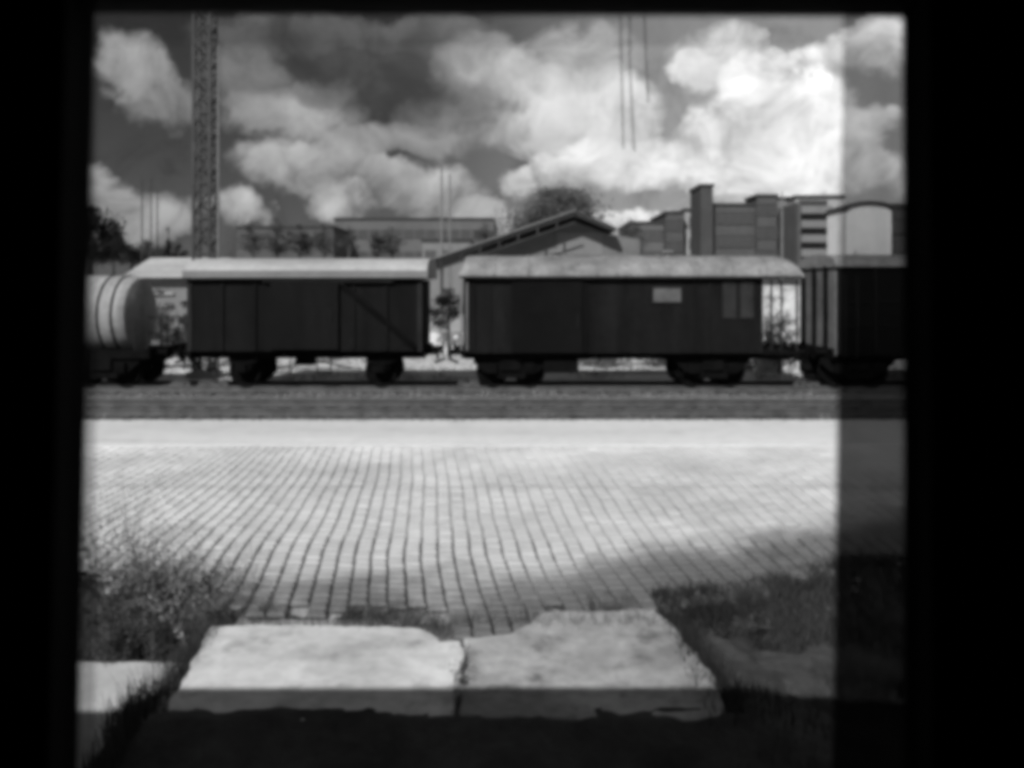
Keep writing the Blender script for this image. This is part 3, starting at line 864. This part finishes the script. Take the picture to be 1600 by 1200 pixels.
obj('saddle', MB().box(xe_ - 1.1, xe_ - .75, -1.05, 1.05, 1.2, zc - 1.0).box(-hl + .8, -hl + 1.1, -1.05, 1.05, 1.2, zc - 1.0), 'under', T)
pr = MB()
for q in (xe_ + .12, xe_ + .5):
    for sy in (-1, 1): pr.beam((q, sy * 1.1, 1.2), (q, sy * 1.1, 2.15), .03)
pr.beam((xe_ + .12, -1.1, 2.15), (xe_ + .5, -1.1, 2.15), .03).beam((xe_ + .5, -1.1, 2.15), (xe_ + .5, 1.1, 2.15), .03).beam((xe_ + .5, -1.1, 1.7), (xe_ + .5, 1.1, 1.7), .03)
obj('end_railing', pr, 'trim', T)
bogie(T, at(150, YN) - cxt); bogie(T, -hl + 1.3); ends(T, xe_ + .55, 1); ends(T, -hl, -1)


# ------------------------------------------------------------------ mast, poles, cables
def lattice(px, y, wd, h, label):
    r = empty('lattice_mast', (PX(px, y), y, -.1), label, 'mast'); a = wd / 2
    for sx in (-1, 1):
        for sy in (-1, 1): obj('leg', MB().beam((sx * a, sy * a, 0), (sx * a, sy * a, h), .095), 'metal', r)
    st = .62; nl = int(h / st)
    dm = MB().beam((-a, 0, 0), (a, 0, st), .06).mesh('diagonal_bar'); dm.materials.append(M['metal'])
    dn = MB().beam((a, 0, 0), (-a, 0, st), .06).mesh('diagonal_bar'); dn.materials.append(M['metal'])
    sm = MB().beam((-a, 0, 0), (a, 0, 0), .045).mesh('cross_bar'); sm.materials.append(M['metal'])
    for k in range(nl):
        for sy in (-1, 1):
            obj('diagonal_bar', dm if (k + (sy > 0)) % 2 else dn, None, r, (0, sy * a, k * st + .02))
        obj('cross_bar', sm, None, r, (0, -a, (k + 1) * st)); obj('cross_bar', sm, None, r, (0, a, (k + 1) * st))
        for sx in (-1, 1):
            d = obj('diagonal_bar', dm, None, r, (sx * a, 0, k * st + .02)); d.rotation_euler = (0, 0, math.pi / 2)
    obj('footing', MB().box(-a - .2, a + .2, -a - .2, a + .2, 0, .25), 'slab_low', r)
    return r
lattice(320, 27.9, .56, 15.5, 'tall dark lattice mast rising behind the left wagon')
def pole(px, y, pytop, r0, m, label, arm=0, zb=-.4):
    zt = PZ(pytop, y); r = empty('pole', (PX(px, y), y, zb), label, 'pole')
    obj('shaft', MB().tube([(0, 0, 0), (0, 0, zt - zb)], [r0, r0 * .6], 8), m, r)
    if arm: obj('arm', MB().tube([(0, 0, zt - zb - .1), (arm, 0, zt - zb + .1)], r0 * .4, 6), m, r)
    return r
pole(341, 27.6, 70, .06, 'post', 'thin pole standing close beside the lattice mast')
pole(222, 60, 282, .07, 'metal', 'leftmost thin pole above the small trees')
pole(236, 62, 280, .07, 'metal', 'middle thin pole above the small trees')
pole(246, 61, 300, .07, 'metal', 'shortest thin pole above the small trees')
pole(690, 58, 255, .11, 'post', 'tall thin lamp pole in front of the long factory, left one', .0)
pole(703, 59, 272, .10, 'post', 'tall thin lamp pole in front of the long factory, right one', .0)
pole(1222, 80, 300, .12, 'post', 'pale pole in front of the apartment blocks')
pole(1336, 40, 392, .05, 'metal', 'short thin post above the right wagon roof')
# droppers of the overhead line above the near track
oh = empty('overhead_line', (0, 2.6, 0), 'thin overhead cables hanging down in front of the bright clouds', 'overhead cable')
yo = 2.6
cb_ = MB()
obj('contact_wire', MB().tube([(-30, 0, 8.6), (30, 0, 8.6)], .012, 5), 'metal', oh)
for a, b, c, d in ((969, 20, 974, 232), (984, 100, 991, 236), (1006, 10, 1013, 160)):
    obj('dropper', MB().tube([(PX(a, yo), 0, 8.6), (PX(a, yo), 0, PZ(b, yo)), (PX(c, yo), 0, PZ(d, yo))], .0024, 5), 'metal', oh)


# ------------------------------------------------------------------ trees and bushes
def tree(px, y, pytop, pybase, wpx, label, m='leaf_mid', seed=0, n=2600, name='tree', cat='tree', group=None, sparse=1.0, spiky=False, trunk=True, zb=-.3):
    r = random.Random(seed); h = PZ(pytop, y) - zb; rx = wpx / F * y / 2
    root = empty(name, (PX(px, y), y, zb), label, cat, group)
    cz0 = max(.35, PZ(pybase, y) - zb) if trunk else .1
    ch = h - cz0
    tk = MB(); tips = []
    tk.tube([(0, 0, 0), (rx * .03, 0, cz0), (rx * .05, 0, cz0 + ch * .4), (0, 0, cz0 + ch * .82)], [h * .022, h * .018, h * .012, h * .003], 7)
    for k in range(26):
        t = r.uniform(.05, .9); a = r.uniform(0, 6.28); z = cz0 + ch * (t * .75 - .05)
        L = rx * (math.sin(math.pi * min(.95, .25 + t * .65)) if not spiky else (1.05 - t)) * r.uniform(.6, 1.05)
        e = (math.cos(a) * L, math.sin(a) * L, z + ch * r.uniform(.05, .22) * (0 if spiky else 1))
        tk.tube([(0, 0, z), (e[0] * .5, e[1] * .5, (z + e[2]) / 2 + ch * .03), e], [h * .008, h * .005, h * .001], 5, False)
        tips.append(e)
    obj('trunk', tk, 'bark', root)
    tips.append((0, 0, h * .97)); lv = MB()
    cl = []
    for e in tips:
        cl.append((e, rx * r.uniform(.16, .34)))
        cl.append(((e[0] * .6, e[1] * .6, e[2] - .02 * h), rx * r.uniform(.2, .36)))
    for q in range(n):
        e, s = cl[r.randrange(len(cl))]
        u = r.gauss(0, .5); v = r.gauss(0, .5); t = r.gauss(0, .5)
        x = e[0] + u * s * sparse; yy = e[1] + v * s * sparse; z = e[2] + t * s * (1.0 if not spiky else 1.3)
        z = min(z, h * 1.0 + r.uniform(-.04, .0) * h)
        if z < .02: z = .05
        l = rx * r.uniform(.02, .055) + .03
        l *= .55 if n > 12000 else 1
        a = Vector((r.gauss(0, 1), r.gauss(0, 1), r.gauss(0, 1))).normalized(); b = a.orthogonal().normalized(); c = a.cross(b)
        p = Vector((x, yy, z)); lv.add([p - b * l, p + c * l * .6, p + b * l, p - c * l * .6], [(0, 1, 2, 3)])
    me = bpy.data.meshes.new('crown'); me.from_pydata(lv.v, [], lv.f)
    obj('crown', me, m, root)
    return root
GT = 'trees beyond the wagons'
tree(140, 60, 322, 400, 110, 'big dark tree at the far left above the tank wagon', 'leaf_dark', 1, 9000, group=GT)
tree(176, 66, 372, 410, 60, 'dark tree sloping down beside the big one on the left', 'leaf_dark', 2, 4000, group=GT)
for i, (px, t, wd, lb) in enumerate([(205, 383, 40, 'lowest ragged tree left of the thin poles'), (228, 372, 34, 'ragged tree behind the thin poles'),
                                     (246, 380, 30, 'small ragged tree right of the thin poles'), (263, 352, 24, 'narrow pointed tree, tallest of the small row'),
                                     (281, 378, 30, 'last small tree of the row before the lattice mast')]):
    tree(px, 64, t, 412, wd, lb, 'leaf_dark' if i > 2 else 'leaf_mid', 10 + i, 1800, group=GT, spiky=(i == 3))
tree(1216, 28.6, 462, 560, 70, 'loose twiggy bush in front of the added pale panel', 'leaf_light', 81, 900, 'bush', 'bush', None, 1.3, trunk=False, zb=-.06)
GF = 'trees in front of the factory'
for i, (px, t, wd, mm, lb) in enumerate([(395, 344, 46, 'leaf_mid', 'first ragged tree above the left wagon roof'), (432, 338, 46, 'leaf_mid', 'second ragged tree above the left wagon roof'),
                                    (468, 348, 44, 'leaf_dark', 'dark bushy tree standing at the middle of the low factory'), (505, 346, 40, 'leaf_mid', 'pale tree at the corner of the long factory'),
                                    (545, 352, 34, 'leaf_mid', 'low tree in front of the long factory wall'), (590, 360, 30, 'leaf_dark', 'small dark tree before the long factory'),
                                    (612, 352, 40, 'leaf_mid', 'grey tree right of the small dark tree'), (760, 345, 50, 'leaf_mid', 'grey tree at the right end of the long factory')]):
    tree(px, 95, t, 400, wd, lb, mm, 30 + i, 1700, group=GF)
tree(868, 62, 294, 392, 160, 'large loose round tree rising behind the gabled house', 'leaf_tree', 50, 17000, sparse=1.25)
tree(700, 37, 450, 515, 62, 'small dark tree seen in the gap between the wagons', 'leaf_dark', 51, 1600)
tree(985, 90, 340, 400, 50, 'grey tree right of the gabled house', 'leaf_mid', 52, 1500)
for i, (px, t, wd, mm, lb) in enumerate([(215, 470, 60, 'leaf_mid', 'bush beside the tank wagon end'), (250, 452, 60, 'leaf_light', 'pale loose bush in the gap left of the dark wagon'),
                                    (288, 470, 46, 'leaf_mid', 'bush at the left end of the dark wagon')]):
    tree(px, 30.5, t, 560, wd, lb, mm, 60 + i, 2600, 'bush', 'bush', 'bushes in the left gap', trunk=False, zb=-.06)
for i, (px, t, wd, mm, lb) in enumerate([(1150, 516, 50, 'leaf_light', 'sunlit pale bush behind the right end of the long wagon'), (1180, 520, 80, 'leaf_mid', 'low bush behind the right bogie'),
                                    (1290, 500, 60, 'leaf_light', 'pale bush seen below the end of the right wagon'), (940, 530, 90, 'leaf_light', 'low pale bush under the long wagon, left one'),
                                    (1030, 528, 90, 'leaf_light', 'low pale bush under the long wagon, right one')]):
    tree(px, 30.6 + i * .4, t, 560, wd, lb, mm, 70 + i, 2200, 'bush', 'bush', 'bushes behind the right wagons', trunk=False, zb=-.06)


# ------------------------------------------------------------------ buildings
pane_cache = {}
def window_pair(w_, h_, m, fr):
    k = (round(w_, 2), round(h_, 2), m, fr)
    if k not in pane_cache:
        t = .09 * max(1, w_)
        a = MB().box(-w_ / 2, w_ / 2, -.05, -.004, 0, h_).mesh('window'); a.materials.append(M[m])
        b = MB().box(-w_ / 2 - t, w_ / 2 + t, -.14, -.052, -t, 0).box(-w_ / 2 - t, w_ / 2 + t, -.14, -.052, h_, h_ + t).box(-w_ / 2 - t, -w_ / 2, -.14, -.052, 0, h_).box(w_ / 2, w_ / 2 + t, -.14, -.052, 0, h_).box(-t / 3, t / 3, -.12, -.052, 0, h_).mesh('window_frame')
        b.materials.append(M[fr]); pane_cache[k] = (a, b)
    return pane_cache[k]

def building(name, px0, px1, pyt, y, depth, m, label, cols=0, floors=0, ww=1.4, wh=1.5, fh=3.0, zb=-.62, roofm='slate', parapet=.4, top=None, pane='hazeglass', fr=None, cat='building', group=None):
    x0, x1 = PX(px0, y), PX(px1, y); zt = PZ(pyt, y); cx = (x0 + x1) / 2; hw = (x1 - x0) / 2
    b = empty(name, (cx, y, zb), label, cat, group); H = zt - zb; fr = fr or m
    obj('wall', MB().box(-hw, hw, 0, depth, 0, H), m, b)
    if parapet: obj('roof', MB().box(-hw - .15, hw + .15, -.15, depth + .15, H, H + parapet), roofm, b)
    for f in range(floors):
        z = H - (f + 1) * fh + .7
        if z + zb < 3.2: break
        for c in range(cols):
            x = -hw + (c + .5) * 2 * hw / cols
            a, q = window_pair(ww, wh, pane, fr)
            wo_ = obj('window', a, None, b, (x, 0, z)); obj('window_frame', q, None, wo_)
    return b, hw, H
GB = 'apartment blocks at the right'
building('factory_building', 370, 521, 357, 120, 20, 'wall_a', 'low dark factory building behind the ragged trees', 9, 2, 1.0, 1.6, 3.6)
building('factory_building', 523, 772, 344, 130, 26, 'wall_b', 'long grey flat roofed factory behind the left wagon', 14, 3, 1.3, 1.2, 3.6, fr='wall_a')
building('low_building', 660, 735, 378, 100, 10, 'wall_c', 'low pale building at the right end of the long factory', 3, 1, 1.3, 1.2, 3)
building('apartment_building', 985, 1040, 350, 112, 12, 'wall_b', 'grey apartment block with a stair tower, left of the chimney', 4, 5, 1.2, 1.4, 3, group=GB)
building('apartment_building', 1041, 1068, 334, 110, 12, 'wall_a', 'darker narrow block adjoining the grey one, left of the chimney', 2, 5, 1.0, 1.4, 3, group=GB)
building('apartment_building', 1070, 1094, 330, 112, 12, 'wall_d', 'bright narrow block just left of the tall dark tower', 1, 5, 1.0, 1.4, 3, group=GB)
building('tower', 1095, 1114, 292, 102, 6, 'wall_e', 'tall narrow dark tower above the long wagon', 0, 0, cat='tower')
b2, hw, H = building('apartment_building', 1112, 1182, 322, 104, 12, 'wall_a', 'wide dark grey block right of the tall tower', 5, 6, 1.2, 1.4, 3, group=GB)
building('apartment_building', 1183, 1214, 308, 103, 5, 'wall_a', 'dark block one step taller with flat top', 2, 6, 1.2, 1.4, 3, group=GB)
building('apartment_building', 1215, 1242, 312, 106, 3, 'wall_c', 'pale grey narrow block behind the pale pole', 1, 6, 1.2, 1.4, 3, group=GB)
bb, hw, H = building('apartment_building', 1243, 1318, 310, 98, 3, 'wall_d', 'pale apartment block with dark stacked balconies', 0, 0, group=GB)
for f in range(5):
    z = H - 1.75 * (f + 1) - .2
    if z < 3.2: break
    x0, x1 = -hw + .3, -hw + 4.0
    bal = obj('balcony', MB().box(x0, x1, -1.3, 0, z, z + .9), 'wall_c', bb)
    obj('opening', MB().box(x0 + .1, x1 - .1, -.06, -.004, z + .92, z + 1.70), 'darkglass', bal)
obj('stair_wall', MB().box(-hw - .1, -hw + .28, -1.0, 6, 0, H - .6), 'wall_a', bb)
# big pale gabled hall at the right window edge
y = 70; x0, x1 = PX(1322, y), PX(1393, y); cx = (x0 + x1) / 2; hw = (x1 - x0) / 2; zb = -.62
hb = empty('storage_hall', (cx, y, zb), 'large blank pale hall with low curved roof at the right', 'building')
ze = PZ(330, y) - zb; zt = PZ(319, y) - zb
obj('wall', MB().prism([(-hw, 0), (hw, 0), (hw, ze)] + [(hw * math.cos(math.pi * k / 10), ze + (zt - ze) * math.sin(math.pi * k / 10)) for k in range(1, 10)] + [(-hw, ze)], 0, 4.2), 'white', hb)
rl = MB(); pr_ = [(hw * 1.03 * math.cos(math.pi * k / 10), ze + .06 + (zt - ze) * math.sin(math.pi * k / 10)) for k in range(0, 11)]
for a, b in zip(pr_, pr_[1:]): rl.beam((a[0], 2.1, a[1] + .1), (b[0], 2.1, b[1] + .1), .22, 4.8)
obj('roof', rl, 'slate', hb)
obj('lower_annexe', MB().box(-hw + .5, hw - 1.0, -3, -.002, 0, PZ(404, y) - zb), 'wall_c', hb)
building('apartment_building', 1395, 1440, 325, 72, 12, 'wall_e', 'dark block cut off by the right window edge', 3, 4, 1.0, 1.2, 3, group=GB)

# gabled house behind the gap
y = 46; gx = empty('gabled_house', (PX(900, y), y, -.62), 'house with long dark sloping gable roof behind the long wagon', 'house')
zb = -.62
def hp(px, py, yy=y): return (PX(px, yy) - gx.location.x, PZ(py, yy) - zb)
le, rg, re = hp(664, 414), hp(897, 336), hp(958, 361)
wl = [(hp(745, 400)[0], 0), (hp(1000, 400)[0], 0), (hp(1000, 400)[0], hp(0, 374)[1]), (hp(950, 0)[0], hp(0, 366)[1]), (rg[0], rg[1] - .35), (hp(745, 400)[0], hp(745, 400)[1] - .1)]
obj('wall', MB().prism(wl, 0, 7), 'house', gx)
sl = MB(); sl.beam((le[0], 3.0, le[1]), (rg[0], 3.0, rg[1]), .22, 8.6); ro = obj('roof', sl, 'slate', gx)
sl = MB(); sl.beam((rg[0], 3.0, rg[1]), (re[0], 3.0, re[1]), .22, 8.6); obj('roof', sl, 'slate', gx)
for dz, mm in ((.16, 'wall_c'), (-.52, 'slate')):
    obj('verge_board', MB().beam((le[0] + .2, -1.4, le[1] + dz), (rg[0], -1.4, rg[1] + dz), .09, .05), mm, gx)
for k in range(7):
    t = (k + 1) / 8; x = le[0] + (rg[0] - le[0]) * t; z = le[1] + (rg[1] - le[1]) * t
    obj('rafter', MB().beam((x, -1.35, z - .08), (x, -1.35, z - .52), .09, .09), 'slate', gx)
cwx = hp(870, 380)
obj('panel', MB().box(cwx[0], hp(941, 380)[0], -.05, -.003, hp(0, 399)[1], hp(0, 363)[1]), 'wall_c', gx)
obj('post', MB().box(le[0] + 1.0, le[0] + 1.15, -1.2, -1.05, 0, hp(0, 408)[1]), 'slate', gx)
obj('chimney', MB().box(hp(788, 0)[0], hp(794, 0)[0], 2, 2.3, hp(0, 380)[1], hp(0, 354)[1]), 'wall_d', gx)
a, q = window_pair(1.0, 1.1, 'darkglass', 'wall_d')
for px in (770, 980):
    w1 = obj('window', a, None, gx, (hp(px, 0)[0], 0, 1.9)); obj('window_frame', q, None, w1)

# pale flat-roofed shed behind the left gap and white low wall in the middle gap
y = 36; sh = empty('flat_roofed_shed', (PX(225, y), y, -.06), 'low grey shed with bright flat roof seen behind the tank wagon', 'shed')
hw = (PX(330, y) - PX(196, y)) / 2; zt = PZ(412, y) + .06
obj('wall', MB().box(-hw + .2, hw, 0, 5, 0, PZ(436, y) + .06), 'wall_c', sh, (PX(263, y) - PX(225, y), 0, 0))
rr = MB().prismx([(-.5, PZ(434, y) + .06), (5.4, PZ(434, y) + .06), (5.4, PZ(404, y) + .2), (2.5, PZ(404, y) + .2)], -hw, hw)
obj('roof', rr, 'roof', sh, (PX(263, y) - PX(225, y), 0, 0))
for k in range(4):
    obj('ledge', MB().box(-hw + .5, hw - 1, -.12, -.003, 1.2 + k * .55, 1.30 + k * .55), 'wall_d', sh, (PX(240, y) - PX(225, y), 0, 0))
y = 38; x0, x1 = PX(648, y), PX(728, y)
wv = obj('low_wall', MB().box(x0, x1, y, y + .3, -.06, PZ(520, y)), 'white', label='low white painted wall between the two dark wagons', cat='wall', kind='structure')
bevel(wv, .03)
fn = empty('panel_fence', (x0, y + 1.2, -.06), 'grey upright board fence above the low white wall', 'fence')
nb = 18
fm = MB().box(0, .13, 0, .03, 0, PZ(492, y + 1.2) + .06).mesh('board'); fm.materials.append(M['wall_d'])
for k in range(nb): obj('board', fm, None, fn, (k * .145, random.uniform(-.01, .01), random.uniform(-.06, .03)))
obj('rail', MB().box(0, nb * .145, .035, .08, .5, .6).box(0, nb * .145, .035, .08, 1.3, 1.4), 'wall_c', fn)
y = 29.6; sb = obj('bright_backdrop', MB().box(PX(1186, y), PX(1262, y), y, y + .2, -.06, PZ(446, y)), 'pale', label='added pale panel standing in for sunlit foliage behind the open end of the long wagon', cat='panel')  # pale panel added for the brightness of sunlit leaves, spots mimic foliage
# ------------------------------------------------------------------ the carriage we look out of
Y0, Y1 = 1.15, 1.25
car = empty('passenger_carriage', (0, 0, 1.2), 'unlit dark carriage interior framing the view through its window', 'train carriage')
def cz(z): return z - 1.2
def corner_at(px, py, y): return (PX(px, y), cz(PZ(py, y)))
def ring(name, outer, inner, y0, y1, m, bev=0):
    """a frame between two quadrilaterals given clockwise from top left, pushed along y"""
    b = MB()
    for k in range(4):
        j = (k + 1) % 4
        q = [outer[k], outer[j], inner[j], inner[k]]
        b.add([(x, y0, z) for x, z in q] + [(x, y1, z) for x, z in q], [(0, 1, 2, 3), (7, 6, 5, 4), (0, 4, 5, 1), (3, 2, 6, 7)])
    return obj(name, b, m, car)
big = [(-3.2, cz(4.1)), (3.2, cz(4.1)), (3.2, cz(1.2)), (-3.2, cz(1.2))]
ap = [corner_at(135, 21, Y1), corner_at(1420, 27, Y1), corner_at(1419, 1260, Y1), corner_at(117, 1260, Y1)]         # aperture
g1 = [corner_at(131, 15, 1.20), corner_at(1424, 20, 1.20), corner_at(1424, 1270, 1.20), corner_at(110, 1270, 1.20)]
g2 = [corner_at(121, -6, 1.15), corner_at(1436, 0, 1.15), corner_at(1440, 1290, 1.15), corner_at(92, 1290, 1.15)]
g3 = [corner_at(78, -40, 1.12), corner_at(1478, -40, 1.12), corner_at(1480, 1330, 1.12), corner_at(62, 1330, 1.12)]
ring('side_wall', big, ap, 1.20, 1.25, 'inner')
ring('window_gasket', g2, g1, 1.16, 1.199, 'rubber')
ring('window_frame', g3, g2, 1.12, 1.199, 'inner2')
ring('wall_panel', big, g3, 1.14, 1.199, 'inner')
shell = [(-3.3, cz(4.12)), (3.3, cz(4.12)), (3.3, cz(.3)), (-3.3, cz(.3))]
obj('side_shell', MB().box(-11, -3.2, 1.14, 1.26, cz(.3), cz(4.1)).box(3.2, 11, 1.14, 1.26, cz(.3), cz(4.1)).box(-3.2, 3.2, 1.14, 1.25, cz(.3), cz(1.2)), 'shell', car)
obj('roof', MB().prismx([(1.32, cz(4.02)), (1.32, cz(4.2)), (.9, cz(4.33)), (-.3, cz(4.42)), (-1.5, cz(4.33)), (-1.92, cz(4.2)), (-1.92, cz(4.02))], -11, 11), 'shell', car)
obj('floor', MB().box(-11, 11, -1.8, 1.13, cz(1.05), cz(1.2)), 'inner', car)
obj('rear_wall', MB().box(-11, 11, -1.9, -1.801, cz(.9), cz(4.01)), 'inner', car)
obj('partition', MB().box(-3.25, -3.201, -1.8, 1.13, 0, cz(4.01)).box(3.201, 3.25, -1.8, 1.13, 0, cz(4.01)), 'inner', car)
yg = 1.228
def quad(name, a, b, c, d, y, m):
    return obj(name, MB().add([(p[0], y, p[1]) for p in (a, b, c, d)], [(3, 2, 1, 0)]), m, car)
quad('window_pane', corner_at(100, 0, yg), corner_at(1440, 0, yg), corner_at(1440, 1290, yg), corner_at(80, 1290, yg), yg, 'glass')
yt = 1.236  # strips that paint the edge of the reflected veil as darker glass
quad('painted_reflection_edge', corner_at(1318, 0, yt), corner_at(1440, 0, yt), corner_at(1440, 1290, yt), corner_at(1299, 1290, yt), yt, 'refl_edge_r')
quad('painted_reflection_edge', corner_at(100, 0, yt), corner_at(150, 0, yt), corner_at(148, 1290, yt), corner_at(80, 1290, yt), yt, 'refl_edge_l')
quad('painted_reflection_edge', corner_at(150.5, 0, yt), corner_at(1317.5, 0, yt), corner_at(1317, 72, yt), corner_at(150.4, 72, yt), yt, 'refl_edge_t')
